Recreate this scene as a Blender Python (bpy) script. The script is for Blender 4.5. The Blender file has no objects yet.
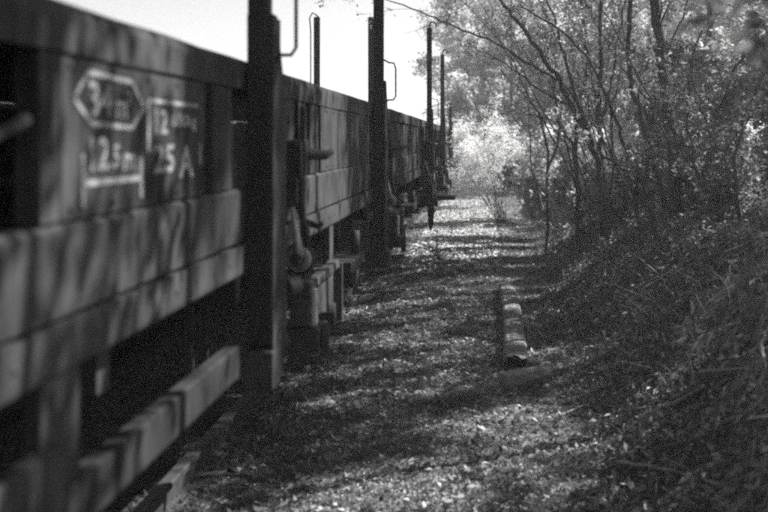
import bpy, bmesh, math, random
import numpy as np
from mathutils import Vector, Matrix
R = math.radians
random.seed(7)
S = bpy.context.scene

# ------------------------------------------------------------------ camera, sky, sun, exposure
H = 1.70                      # eye height
F = 1067.0                    # focal length in pixels of a 768 px wide picture
VX, VY = 485.0, 140.0         # vanishing point of the track in that picture
cam_d = bpy.data.cameras.new('camera'); cam = bpy.data.objects.new('camera', cam_d)
S.collection.objects.link(cam); S.camera = cam
cam.location = (0, 0, H); cam.rotation_euler = (R(90), 0, 0)
cam_d.sensor_width = 36.0; cam_d.lens = 36.0 * F / 768
cam_d.shift_x = -(VX - 384) / 768; cam_d.shift_y = -(256 - VY) / 768
cam_d.clip_start = 0.05; cam_d.clip_end = 2000
cam_d.dof.use_dof = True; cam_d.dof.focus_distance = 10.0; cam_d.dof.aperture_fstop = 2.5

SUN_EL, SUN_AZ = 43.0, 60.0   # azimuth measured from +Y (along the track) towards +X
to_sun = Vector((math.sin(R(SUN_AZ)) * math.cos(R(SUN_EL)), math.cos(R(SUN_AZ)) * math.cos(R(SUN_EL)), math.sin(R(SUN_EL))))
W = bpy.data.worlds.new('World'); S.world = W; W.use_nodes = True
nt = W.node_tree; nt.nodes.clear()
sky = nt.nodes.new('ShaderNodeTexSky'); sky.sky_type = 'NISHITA'; sky.sun_disc = False
sky.sun_elevation = R(SUN_EL); sky.sun_rotation = R(SUN_AZ); sky.dust_density = 0.7; sky.air_density = 1.0
bw = nt.nodes.new('ShaderNodeRGBToBW'); bg = nt.nodes.new('ShaderNodeBackground'); bg.inputs['Strength'].default_value = 0.05
wo = nt.nodes.new('ShaderNodeOutputWorld')
nt.links.new(sky.outputs[0], bw.inputs[0]); nt.links.new(bw.outputs[0], bg.inputs['Color']); nt.links.new(bg.outputs[0], wo.inputs['Surface'])
sd = bpy.data.lights.new('sun', 'SUN'); sd.energy = 5.0; sd.angle = R(0.48); sd.color = (1, 0.99, 0.98)
so = bpy.data.objects.new('sun', sd); S.collection.objects.link(so)
so.rotation_euler = to_sun.to_track_quat('Z', 'Y').to_euler()
vs = S.view_settings; vs.view_transform = 'Standard'; vs.look = 'None'; vs.gamma = 1.0; vs.exposure = 1.62
S.render.film_transparent = False
S.cycles.filter_width = 2.7
S.cycles.max_bounces = 5; S.cycles.sample_clamp_indirect = 2.0; S.cycles.use_adaptive_sampling = False; S.cycles.transparent_max_bounces = 8
S.cycles.volume_bounces = 1
S.cycles.use_denoising = False   # the sampling noise stands for the film grain

def at(px, py, Y):            # the place at distance Y seen at a picture position
    return Vector(((px - VX) / F * Y, Y, H + (VY - py) / F * Y))

# ------------------------------------------------------------------ materials (the film is black and white, so all are grey)
def nodes(name):
    m = bpy.data.materials.new(name); m.use_nodes = True
    t = m.node_tree; t.nodes.clear()
    o = t.nodes.new('ShaderNodeOutputMaterial')
    return m, t, o
def N(t, typ, **kw):
    n = t.nodes.new(typ)
    for k, v in kw.items():
        if k in n.inputs: n.inputs[k].default_value = v
        else: setattr(n, k, v)
    return n
def ramp(t, src, stops):
    r = t.nodes.new('ShaderNodeValToRGB'); t.links.new(src, r.inputs[0])
    e = r.color_ramp.elements
    while len(e) < len(stops): e.new(0.5)
    for i, (p, v) in enumerate(stops):
        e[i].position = p; e[i].color = (v, v, v, 1)
    return r.outputs[0]
def surf(name, lo, hi, rough=0.7, scale=6.0, stretch=(1, 1, 1), bump=0.3, bscale=40.0, metallic=0.0, streak=0.0, spots=0.0, bdist=0.01, spec=0.12):
    m, t, o = nodes(name)
    tc = N(t, 'ShaderNodeTexCoord'); mp = N(t, 'ShaderNodeMapping'); mp.inputs['Scale'].default_value = stretch
    t.links.new(tc.outputs['Object'], mp.inputs[0])
    n1 = N(t, 'ShaderNodeTexNoise', Scale=scale, Detail=8.0, Roughness=0.65); t.links.new(mp.outputs[0], n1.inputs['Vector'])
    c = ramp(t, n1.outputs[0], [(0.3, lo), (0.72, hi)])
    if streak:
        mp2 = N(t, 'ShaderNodeMapping'); mp2.inputs['Scale'].default_value = (14, 14, 1.2)
        t.links.new(tc.outputs['Object'], mp2.inputs[0])
        n2 = N(t, 'ShaderNodeTexNoise', Scale=3.0, Detail=5.0, Roughness=0.7); t.links.new(mp2.outputs[0], n2.inputs['Vector'])
        c2 = ramp(t, n2.outputs[0], [(0.45, 0.0), (0.7, 1.0)])
        mx = N(t, 'ShaderNodeMix', data_type='RGBA', blend_type='MIX')
        mul = N(t, 'ShaderNodeMath', operation='MULTIPLY'); mul.inputs[1].default_value = streak
        t.links.new(c2, mul.inputs[0]); t.links.new(mul.outputs[0], mx.inputs[0])
        t.links.new(c, mx.inputs[6]); mx.inputs[7].default_value = (hi * 1.9,) * 3 + (1,)
        c = mx.outputs[2]
    if spots:
        n3 = N(t, 'ShaderNodeTexVoronoi', Scale=30.0); t.links.new(tc.outputs['Object'], n3.inputs['Vector'])
        c3 = ramp(t, n3.outputs[0], [(0.05, 1.0), (0.18, 0.0)])
        mul = N(t, 'ShaderNodeMath', operation='MULTIPLY'); mul.inputs[1].default_value = spots
        t.links.new(c3, mul.inputs[0])
        mx = N(t, 'ShaderNodeMix', data_type='RGBA'); t.links.new(mul.outputs[0], mx.inputs[0]); t.links.new(c, mx.inputs[6])
        mx.inputs[7].default_value = (lo * 0.4,) * 3 + (1,)
        c = mx.outputs[2]
    b = N(t, 'ShaderNodeBsdfPrincipled', Roughness=rough, Metallic=metallic)
    b.inputs['Specular IOR Level'].default_value = spec
    t.links.new(c, b.inputs['Base Color'])
    nb = N(t, 'ShaderNodeTexNoise', Scale=bscale, Detail=6.0, Roughness=0.7); t.links.new(mp.outputs[0], nb.inputs['Vector'])
    bm_ = N(t, 'ShaderNodeBump', Strength=bump, Distance=bdist); t.links.new(nb.outputs[0], bm_.inputs['Height']); t.links.new(bm_.outputs[0], b.inputs['Normal'])
    t.links.new(b.outputs[0], o.inputs[0])
    return m
def leafmat(name, lo, hi, trans=0.45, gloss=0.0):
    m, t, o = nodes(name)
    g = N(t, 'ShaderNodeNewGeometry')
    c = ramp(t, g.outputs['Random Per Island'], [(0.0, lo), (1.0, hi)])
    d = N(t, 'ShaderNodeBsdfDiffuse'); tr = N(t, 'ShaderNodeBsdfTranslucent')
    t.links.new(c, d.inputs[0]); t.links.new(c, tr.inputs[0])
    mx = N(t, 'ShaderNodeMixShader'); mx.inputs[0].default_value = trans
    t.links.new(d.outputs[0], mx.inputs[1]); t.links.new(tr.outputs[0], mx.inputs[2])
    out = mx.outputs[0]
    if gloss:
        gl = N(t, 'ShaderNodeBsdfGlossy', Roughness=0.35); gl.inputs[0].default_value = (0.6, 0.6, 0.6, 1)
        m2 = N(t, 'ShaderNodeMixShader'); m2.inputs[0].default_value = gloss
        t.links.new(out, m2.inputs[1]); t.links.new(gl.outputs[0], m2.inputs[2]); out = m2.outputs[0]
    t.links.new(out, o.inputs[0])
    return m
def groundmat():
    m, t, o = nodes('leaf_strewn_earth')
    tc = N(t, 'ShaderNodeTexCoord')
    n1 = N(t, 'ShaderNodeTexNoise', Scale=1.1, Detail=6.0, Roughness=0.6); n2 = N(t, 'ShaderNodeTexNoise', Scale=26.0, Detail=8.0, Roughness=0.75)
    v = N(t, 'ShaderNodeTexVoronoi', Scale=38.0, Randomness=1.0)
    for n in (n1, n2, v): t.links.new(tc.outputs['Object'], n.inputs['Vector'])
    c1 = ramp(t, n1.outputs[0], [(0.3, 0.55), (0.7, 1.15)]); c2 = ramp(t, n2.outputs[0], [(0.35, 0.05), (0.68, 0.34)])
    c3 = ramp(t, v.outputs['Color'], [(0.1, 0.5), (0.9, 1.5)])
    a = N(t, 'ShaderNodeMix', data_type='RGBA', blend_type='MULTIPLY'); a.inputs[0].default_value = 1
    b_ = N(t, 'ShaderNodeMix', data_type='RGBA', blend_type='MULTIPLY'); b_.inputs[0].default_value = 1
    t.links.new(c1, a.inputs[6]); t.links.new(c2, a.inputs[7]); t.links.new(a.outputs[2], b_.inputs[6]); t.links.new(c3, b_.inputs[7])
    b = N(t, 'ShaderNodeBsdfPrincipled', Roughness=0.95); b.inputs['Specular IOR Level'].default_value = 0.1
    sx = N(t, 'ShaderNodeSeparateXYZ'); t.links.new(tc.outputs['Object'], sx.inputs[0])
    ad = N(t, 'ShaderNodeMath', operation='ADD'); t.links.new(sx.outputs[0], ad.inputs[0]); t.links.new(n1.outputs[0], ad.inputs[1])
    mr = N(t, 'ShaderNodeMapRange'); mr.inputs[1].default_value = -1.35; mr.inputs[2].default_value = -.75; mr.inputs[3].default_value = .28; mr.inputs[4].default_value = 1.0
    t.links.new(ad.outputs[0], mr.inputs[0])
    shade_mix = N(t, 'ShaderNodeMix', data_type='RGBA', blend_type='MULTIPLY'); shade_mix.inputs[0].default_value = 1  # shade under the wagons painted into the ground tone
    t.links.new(b_.outputs[2], shade_mix.inputs[6]); t.links.new(mr.outputs[0], shade_mix.inputs[7])
    t.links.new(shade_mix.outputs[2], b.inputs['Base Color'])
    bu = N(t, 'ShaderNodeBump', Strength=0.9, Distance=0.03); t.links.new(n2.outputs[0], bu.inputs['Height']); t.links.new(bu.outputs[0], b.inputs['Normal'])
    t.links.new(b.outputs[0], o.inputs[0])
    return m
M = dict(
    paint=surf('worn_wagon_paint', 0.014, 0.060, 0.8, 3.0, bump=0.35, bscale=25, streak=0.35, spots=0.25, spec=0.04),
    sill=surf('worn_sill_paint', 0.014, 0.062, 0.8, 4.0, bump=0.35, bscale=22, streak=0.3, spots=0.2, spec=0.04),
    steel=surf('dark_stake_steel', 0.012, 0.028, 0.55, 7.0, bump=0.3, bscale=60, streak=0.2),
    iron=surf('greasy_iron', 0.022, 0.065, 0.5, 14.0, bump=0.5, bscale=70),
    bare=surf('iron_painted_highlight', 0.24, 0.48, 0.45, 20.0, bump=0.3, bscale=60, metallic=0.3),  # highlights on lever, eccentric and strap painted as a lighter iron tone
    inner=surf('shaded_inner_boards', 0.015, 0.03, 0.85, 5.0, (1, 1, 8), bump=0.4),  # boards and deck darkened to paint the shade inside
    white=surf('chalky_white_lettering', 0.12, 0.38, 0.8, 22.0, bump=0.1),
    lowpaint=surf('dark_lower_paint', 0.010, 0.040, 0.85, 5.0, bump=0.5, bscale=22, streak=0.25, spots=0.3, spec=0.04), rail=surf('rusty_rail', 0.025, 0.065, 0.6, 20.0, bump=0.4, bscale=80),  # lower beam paint in a darker tone
    railtop=surf('dull_rail_head', 0.22, 0.36, 0.4, 20.0, bump=0.1, metallic=0.5),
    sleeper=surf('old_sleeper_wood', 0.07, 0.16, 0.9, 9.0, (1, 8, 8), bump=0.8, bscale=15),
    timber=surf('weathered_timber', 0.11, 0.26, 0.9, 7.0, (9, 0.6, 9), bump=0.9, bscale=12, bdist=0.02),
    chunk=surf('pale_split_wood', 0.12, 0.30, 0.9, 14.0, (1, 5, 5), bump=0.8, bscale=20), endgrain=surf('end_grain_painted_shade', 0.02, 0.07, 0.95, 25.0, bump=1.0, bscale=30),
    bark=surf('grey_bark', 0.05, 0.13, 0.9, 16.0, (1, 1, 0.25), bump=1.0, bscale=25, bdist=0.02),
    twig=surf('pale_dead_wood', 0.16, 0.34, 0.85, 30.0, bump=0.5),
    darktwig=surf('dark_dead_wood', 0.05, 0.12, 0.85, 30.0, bump=0.5),
    stone=surf('pale_ballast_stone', 0.20, 0.42, 0.85, 12.0, bump=0.5),
    leaf=leafmat('leaf_mid', 0.18, 0.52, 0.5), leafdark=leafmat('leaf_dark', 0.09, 0.32, 0.45),
    leafbacklit=leafmat('leaf_painted_backlight', 0.36, 0.72, 0.5), leafsun=leafmat('leaf_painted_sunlight', 0.6, 0.85, 0.45), leafbroad=leafmat('leaf_broad', 0.26, 0.62, 0.45),  # far leaf tone carries painted backlight, palest one painted sunlight
    litter=leafmat('dry_litter', 0.07, 0.62, 0.12), oily=leafmat('painted_shade_ballast_chips', 0.015, 0.10, 0.0), palegravel=leafmat('painted_sunlight_chips', .28, .6, 0.0), palegrass=leafmat('pale_dry_sprays', 0.15, 0.30, 0.45), grass=leafmat('dry_grass', 0.05, 0.20, 0.3),  # ballast chips darkened as wagon shade, gravel chips lightened as sunlight
    ground=groundmat())
for nm in ('litter',):
    t = M[nm].node_tree; rp = [n for n in t.nodes if n.type == 'VALTORGB'][0]; tc = N(t, 'ShaderNodeTexCoord')
    n1 = N(t, 'ShaderNodeTexNoise', Scale=2.6, Detail=7.0, Roughness=0.75); t.links.new(tc.outputs['Object'], n1.inputs['Vector'])
    c1 = ramp(t, n1.outputs[0], [(0.36, 0.22), (0.62, 1.05)]); mx = N(t, 'ShaderNodeMix', data_type='RGBA', blend_type='MULTIPLY'); mx.inputs[0].default_value = 1
    outs = [l.to_socket for l in rp.outputs[0].links]; t.links.new(rp.outputs[0], mx.inputs[6]); t.links.new(c1, mx.inputs[7])
    for q in outs: t.links.new(mx.outputs[2], q)

# ------------------------------------------------------------------ helpers
def link(o, parent=None):
    S.collection.objects.link(o)
    if parent: o.parent = parent
    return o
def tag(o, label=None, cat=None, group=None, kind=None):
    for k, v in (('label', label), ('category', cat), ('group', group), ('kind', kind)):
        if v: o[k] = v
    return o
def empty(name, loc, label, cat, group=None):
    o = bpy.data.objects.new(name, None); o.empty_display_size = 0.2; o.location = loc
    link(o); return tag(o, label, cat, group)
class MB:
    def __init__(s): s.v = []; s.f = []
    def add(s, vs_, fs_):
        b = len(s.v); s.v += [tuple(v) for v in vs_]; s.f += [tuple(i + b for i in f) for f in fs_]; return s
    def box(s, x0, x1, y0, y1, z0, z1, j=0.0):
        q = [(x, y, z) for x in (x0, x1) for y in (y0, y1) for z in (z0, z1)]
        if j: q = [tuple(c + random.uniform(-j, j) for c in p) for p in q]
        return s.add(q, [(0, 1, 3, 2), (4, 6, 7, 5), (0, 4, 5, 1), (2, 3, 7, 6), (0, 2, 6, 4), (1, 5, 7, 3)])
    def prism(s, prof, y0, y1, seg=1, jit=0.0, axis='y', seed=1):   # profile of (x, z) pairs swept along y
        rnd = random.Random(seed); n = len(prof); vs_ = []; fs_ = []
        for k in range(seg + 1):
            y = y0 + (y1 - y0) * k / seg
            dx = rnd.uniform(-jit, jit); dz = rnd.uniform(-jit, jit)
            for (a, b) in prof: vs_.append((a + dx, y, b + dz))
        for k in range(seg):
            for i in range(n):
                j2 = (i + 1) % n
                fs_.append((k * n + i, k * n + j2, (k + 1) * n + j2, (k + 1) * n + i))
        fs_.append(tuple(range(n))[::-1]); fs_.append(tuple(seg * n + i for i in range(n)))
        return s.add(vs_, fs_)
    def tube(s, pts, rad, n=8, cap=True):
        pts = [Vector(p) for p in pts]; m = len(pts)
        if not hasattr(rad, '__len__'): rad = [rad] * m
        vs_ = []; fs_ = []; ref = None
        for i, p in enumerate(pts):
            d = (pts[min(i + 1, m - 1)] - pts[max(i - 1, 0)])
            d = d.normalized() if d.length > 1e-9 else Vector((0, 0, 1))
            if ref is None: ref = d.orthogonal().normalized()
            u = (ref - d * ref.dot(d))
            u = u.normalized() if u.length > 1e-6 else d.orthogonal().normalized()
            w = d.cross(u); ref = u
            for k in range(n):
                a = 2 * math.pi * k / n
                vs_.append(p + (u * math.cos(a) + w * math.sin(a)) * rad[i])
        for i in range(m - 1):
            for k in range(n):
                k2 = (k + 1) % n
                fs_.append((i * n + k, i * n + k2, (i + 1) * n + k2, (i + 1) * n + k))
        if cap: fs_.append(tuple(range(n))[::-1]); fs_.append(tuple((m - 1) * n + k for k in range(n)))
        return s.add(vs_, fs_)
    def disc(s, c, axis, r, th, n=20):
        a = Vector(axis).normalized() * th / 2; c = Vector(c)
        return s.tube([c - a, c - a * 0.8, c + a * 0.8, c + a], [r * 0.92, r, r, r * 0.92], n)
    def mesh(s, name, mat, smooth=False):
        me = bpy.data.meshes.new(name); me.from_pydata(s.v, [], s.f)
        if mat: me.materials.append(M[mat] if isinstance(mat, str) else mat)
        if smooth: me.polygons.foreach_set('use_smooth', [True] * len(me.polygons))
        me.update(); return me
    def build(s, name, mat, parent=None, bevel=0.0, smooth=False, loc=None):
        o = bpy.data.objects.new(name, s.mesh(name, mat, smooth))
        if bevel:
            b = o.modifiers.new('edge', 'BEVEL'); b.width = bevel; b.segments = 2; b.limit_method = 'ANGLE'
        if loc: o.location = loc
        return link(o, parent)
def np_mesh(name, verts, k, mat, smooth=False):        # many separate k-gons from an (n*k,3) array
    verts = np.asarray(verts, np.float32).reshape(-1, 3); n = len(verts) // k
    me = bpy.data.meshes.new(name); me.vertices.add(n * k); me.vertices.foreach_set('co', verts.ravel())
    me.loops.add(n * k); me.loops.foreach_set('vertex_index', np.arange(n * k, dtype=np.int32))
    me.polygons.add(n); me.polygons.foreach_set('loop_start', np.arange(0, n * k, k, dtype=np.int32))
    me.update(calc_edges=True); me.materials.append(M[mat]); return me
def leaf_quads(P, size, rng, up=0.35, wid=0.5, droop=0.0):   # pointed leaves at the points P
    n = len(P)
    d = rng.normal(size=(n, 3)); d[:, 2] = d[:, 2] * 0.6 - droop; d /= np.linalg.norm(d, axis=1, keepdims=True) + 1e-9
    nn = rng.normal(size=(n, 3)); nn[:, 2] += up * 2
    w = np.cross(d, nn); w /= np.linalg.norm(w, axis=1, keepdims=True) + 1e-9
    nn = np.cross(w, d)
    L = (size * rng.uniform(0.6, 1.3, n))[:, None]; Wd = L * wid * 0.5
    a = P; c = P + d * L
    b = P + d * L * 0.45 + w * Wd + nn * L * 0.08; e = P + d * L * 0.45 - w * Wd + nn * L * 0.08
    return np.stack([a, b, c, e], 1).reshape(-1, 3)

# ------------------------------------------------------------------ terrain
_rs = np.random.default_rng(3)
_waves = [(_rs.uniform(-1, 1, 2) * f_, _rs.uniform(0, 6.28), a_) for f_, a_ in [(0.6, .05), (1.1, .035), (2.2, .018), (3.5, .012), (6, .010), (10, .010), (14, .012), (19, .012), (27, .010), (38, .007)] for _ in range(3)]
def wave(X, Y):
    z = 0
    for (k, p, a) in _waves: z = z + a * np.sin(k[0] * X + k[1] * Y + p)
    return z
def ground_z(X, Y):
    X = np.asarray(X, float); Y = np.asarray(Y, float)
    t = X - (0.55 + 0.012 * np.clip(Y, 0, 60))
    t = np.maximum(t, 0)
    b = 1.15 * t * t / (t + 0.5)
    b = 1.42 * (1 - np.exp(-(b / 1.15) ** 1.2)) + 0.02 * t
    nz = wave(X, Y) * (0.22 + 1.1 * np.clip(t / 0.8, 0, 1) - 0.1)
    under = np.clip((-X - 0.9) / 0.4, 0, 1)
    return b + nz * (1 - 0.7 * under) - 0.03 * under
def gz(x, y): return float(ground_z(x, y))
def axis_pts(a, b, fine0, fine1, step, far):
    mid = list(np.arange(fine0, fine1 + 1e-6, step)); out = list(mid); s_ = step; x = mid[0]
    while x > a: s_ *= far; x -= s_; out.insert(0, max(x, a))
    s_ = step; x = mid[-1]
    while x < b: s_ *= far; x += s_; out.append(min(x, b))
    return np.array(out)
gx = axis_pts(-250, 250, -4.5, 4.5, 0.05, 1.25); gy = axis_pts(-120, 380, 0.5, 26, 0.07, 1.12)
XX, YY = np.meshgrid(gx, gy); ZZ = ground_z(XX, YY)
nx, ny = len(gx), len(gy)
me = bpy.data.meshes.new('ground'); vv = np.stack([XX, YY, ZZ], -1).reshape(-1, 3)
ii = (np.arange(ny - 1)[:, None] * nx + np.arange(nx - 1)[None, :]).ravel()
ff = np.stack([ii, ii + 1, ii + nx + 1, ii + nx], 1)
me.vertices.add(len(vv)); me.vertices.foreach_set('co', vv.astype(np.float32).ravel())
me.loops.add(ff.size); me.loops.foreach_set('vertex_index', ff.astype(np.int32).ravel())
me.polygons.add(len(ff)); me.polygons.foreach_set('loop_start', np.arange(0, ff.size, 4, dtype=np.int32))
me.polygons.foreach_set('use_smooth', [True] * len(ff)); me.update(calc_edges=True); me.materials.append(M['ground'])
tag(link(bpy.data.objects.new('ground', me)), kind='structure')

# litter: dead leaves and chips lying on the path, the bank and between the rails
rng = np.random.default_rng(11)
def scatter(n, x0, x1, y0, y1, yp=1.0):
    u = rng.random(n) ** yp
    Y = y0 + (y1 - y0) * u; X = rng.uniform(x0, x1, n)
    return X, Y
def lie(X, Y, size, tilt, wid, lift=0.006):
    n = len(X); Z = ground_z(X, Y) + lift * (0.4 + rng.random(n) * 1.6)
    e = 0.05; gxn = (ground_z(X + e, Y) - ground_z(X - e, Y)) / (2 * e); gyn = (ground_z(X, Y + e) - ground_z(X, Y - e)) / (2 * e)
    nn = np.stack([-gxn, -gyn, np.ones(n)], 1) + rng.normal(size=(n, 3)) * tilt
    nn /= np.linalg.norm(nn, axis=1, keepdims=True)
    d = rng.normal(size=(n, 3)); d -= nn * (d * nn).sum(1, keepdims=True); d /= np.linalg.norm(d, axis=1, keepdims=True)
    w = np.cross(nn, d); L = (size * rng.uniform(0.5, 1.4, n))[:, None]; P = np.stack([X, Y, Z], 1)
    return np.stack([P - d * L / 2, P + w * L * wid / 2 + nn * L * 0.12, P + d * L / 2, P - w * L * wid / 2 + nn * L * 0.12], 1).reshape(-1, 3)
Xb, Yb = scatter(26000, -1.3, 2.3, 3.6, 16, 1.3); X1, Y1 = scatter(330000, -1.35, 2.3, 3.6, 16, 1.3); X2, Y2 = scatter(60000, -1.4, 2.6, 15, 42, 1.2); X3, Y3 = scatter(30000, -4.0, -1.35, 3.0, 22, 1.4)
Xc, Yc = scatter(9000, .6, 2.4, 3.4, 12, 1.2)
lit = np.concatenate([lie(Xc, Yc, 0.055, 0.9, 0.4, .03), lie(Xb, Yb, 0.045, 0.7, 0.45, .012), lie(X1, Y1, 0.016, 0.7, 0.5), lie(X2, Y2, 0.045, 0.5, 0.6), ])
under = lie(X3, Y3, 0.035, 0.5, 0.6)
tag(link(bpy.data.objects.new('ballast_chips', np_mesh('ballast_chips', under, 4, 'oily'))), 'chips and ballast darkened with painted shade under the wagons', 'ballast', kind='stuff')
Xt, Yt = scatter(7000, -1.3, 2.6, 3.6, 20, 1.3); nt_ = len(Xt); d_ = rng.normal(size=(nt_, 2)); d_ /= np.linalg.norm(d_, axis=1, keepdims=True); l_ = rng.uniform(.03, .16, nt_) * (1 + (Xt > .7))
def tp(k, o_=0): X_ = Xt + d_[:, 0] * l_ * k - d_[:, 1] * o_; Y_ = Yt + d_[:, 1] * l_ * k + d_[:, 0] * o_; return np.stack([X_, Y_, ground_z(X_, Y_) + .014 + .02 * (k > 0) * rng.random(nt_)], 1)
tw_ = np.stack([tp(-.5, -.002), tp(-.5, .002), tp(.5, .0015), tp(.5, -.0015)], 1).reshape(-1, 3)
tag(link(bpy.data.objects.new('fallen_twigs', np_mesh('fallen_twigs', tw_, 4, 'grass'))), 'thin fallen twigs and stalks lying all over the litter', 'twigs', kind='stuff')
Xg, Yg = scatter(52000, -1.15, .22, 13, 40, 1.0); kp = rng.random(len(Xg)) < np.clip((Yg - 13) / 6, 0, 1); Xg, Yg = Xg[kp], Yg[kp]  # lightened chips paint the sunlight onto the far path
tag(link(bpy.data.objects.new('pale_gravel', np_mesh('pale_gravel', lie(Xg, Yg, .05, .35, .8, .014), 4, 'palegravel'))), 'gravel lightened as painted sunlight on the far part of the path', 'gravel', kind='stuff')
tag(link(bpy.data.objects.new('leaf_litter', np_mesh('leaf_litter', lit, 4, 'litter'))), 'fine dry leaves and chips strewn over the path and bank', 'leaf litter', kind='stuff')

# ------------------------------------------------------------------ track
tr = empty('railway_track', (-2.28, 10, 0), 'rusty railway track running under the goods wagons', 'railway track')
def rail_prof(xc, zt):
    return [(xc - .065, zt - .15), (xc + .065, zt - .15), (xc + .065, zt - .135), (xc + .012, zt - .115), (xc + .012, zt - .04), (xc + .034, zt - .028),
            (xc + .034, zt - .006), (xc + .026, zt), (xc - .026, zt), (xc - .034, zt - .006), (xc - .034, zt - .028), (xc - .012, zt - .04), (xc - .012, zt - .115), (xc - .065, zt - .135)]
for xc in (-1.50, -3.02):
    o = MB().prism(rail_prof(xc + 2.28, 0.095), -15, 60, 1).build('rail', 'rail', tr)
sl = MB().box(-1.3, 1.3, -.12, .12, -.14, 0).mesh('sleeper', 'sleeper')
for k in range(56):
    o = bpy.data.objects.new('sleeper', sl); link(o, tr)
    o.location = (random.uniform(-.02, .02), -12.8 + k * .63, -0.05 + random.uniform(-.008, .004)); o.rotation_euler.z = random.uniform(-.015, .015)

# ------------------------------------------------------------------ wagons
XS = -0.80                    # outer face of the near side
XF = -3.70                    # outer face of the far side
ZT, ZR, ZP, ZG, ZB = 1.972, 1.868, 1.54, 1.36, 1.262   # top, under top rail, foot of the panels, sill joint, bottom
LT, LB = 1.03, 0.925          # lower beam
def toprail(w, y0, y1, xs, sgn, seed):
    # rounded cap over a flat web
    pr = [(0, ZR), (0, ZT - .035), (-.008, ZT - .012), (-.03, ZT), (-.075, ZT), (-.095, ZT - .015), (-.10, ZT - .04), (-.10, ZR + .02), (-.06, ZR)]
    pr = [(xs + sgn * a, b) for a, b in pr]
    if sgn < 0: pr = pr[::-1]
    MB().prism(pr, y0, y1, max(2, int((y1 - y0) / .35)), 0.0025, seed=seed).build('top_rail', 'paint', w, smooth=False)
def stake(w, y, x=-.79, h=3.27, side=1, big=True, handle=True):
    s_ = MB()
    x1 = x + .075 * side
    # channel: web towards the camera, flanges running back
    a, b = (x, x1) if side > 0 else (x1, x)
    def chan(zb, zt, d, t=.012, a=a, b=b):
        s_.box(a, b, y, y + t, zb, zt)
        s_.box(b - t, b - .001, y + t, y + d, zb, zt) if side > 0 else s_.box(a + .001, a + t, y + t, y + d, zb, zt)
        s_.box(a, a + t, y + t, y + d * .6, zb, zt) if side > 0 else s_.box(b - t, b, y + t, y + d * .6, zb, zt)
    chan(2.12, h - .05, .07, a=a + .002, b=b - .003)
    if big:
        chan(1.02, 2.12, .20)
        ob = s_.build('stake', 'steel', w, bevel=.003)
        # swelling foot of the stake and its taper over the top rail
        g = MB(); bx = b if side > 0 else a - .012
        g.add([(bx, y + .005, 2.12), (bx, y + .075, 2.12), (bx, y + .24, 1.82), (bx, y + .24, 1.05), (bx, y + .16, .90), (bx, y + .005, .87)] +
              [(bx + .012, y + .005, 2.12), (bx + .012, y + .075, 2.12), (bx + .012, y + .24, 1.82), (bx + .012, y + .24, 1.05), (bx + .012, y + .16, .90), (bx + .012, y + .005, .87)],
              [(0, 5, 4, 3, 2, 1), (6, 7, 8, 9, 10, 11)] + [(i, (i + 1) % 6, 6 + (i + 1) % 6, 6 + i) for i in range(6)])
        g.build('gusset', 'sill', ob, bevel=.002)  # lighter paint than the stake, standing in for its sunlit face
        f = MB().box(a - .012, b + .014, y - .014, y + .12, .87, 1.00); f.build('stake_foot', 'iron', ob, bevel=.006)
        if abs(y - 7.53) < .1: MB().box(-.845, -.675, y - .03, y + .14, .80, .925).build('foot_block', 'iron', ob, bevel=.015)
    else:
        chan(1.30, 2.12, .07); ob = s_.build('stake', 'steel', w, bevel=.003)
    # hooked rod at the head
    xc = (a + b) / 2
    pts = [(xc, y + .03, h - .10)] + [(xc + side * (.045 - .045 * math.cos(t)), y + .03, h - .02 + .05 * math.sin(t)) for t in [k * math.pi / 7 for k in range(9)]]
    MB().tube(pts, .012, 6).build('hook', 'steel', ob, smooth=True)
    if handle:
        e = b if side > 0 else a
        o_ = side * .082
        hp = [(e - side * .01, y + .035, 1.955), (e + side * .01, y + .035, 1.965), (e + side * .03, y + .035, 1.985), (e + o_ * .8, y + .035, 1.985), (e + o_, y + .035, 2.01), (e + o_, y + .035, 2.21), (e + o_ * .85, y + .035, 2.245), (e + side * .03, y + .035, 2.25), (e, y + .035, 2.27)]
        MB().tube(hp, .0065, 8).build('handle', 'steel', ob, smooth=True)
    return ob
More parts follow.
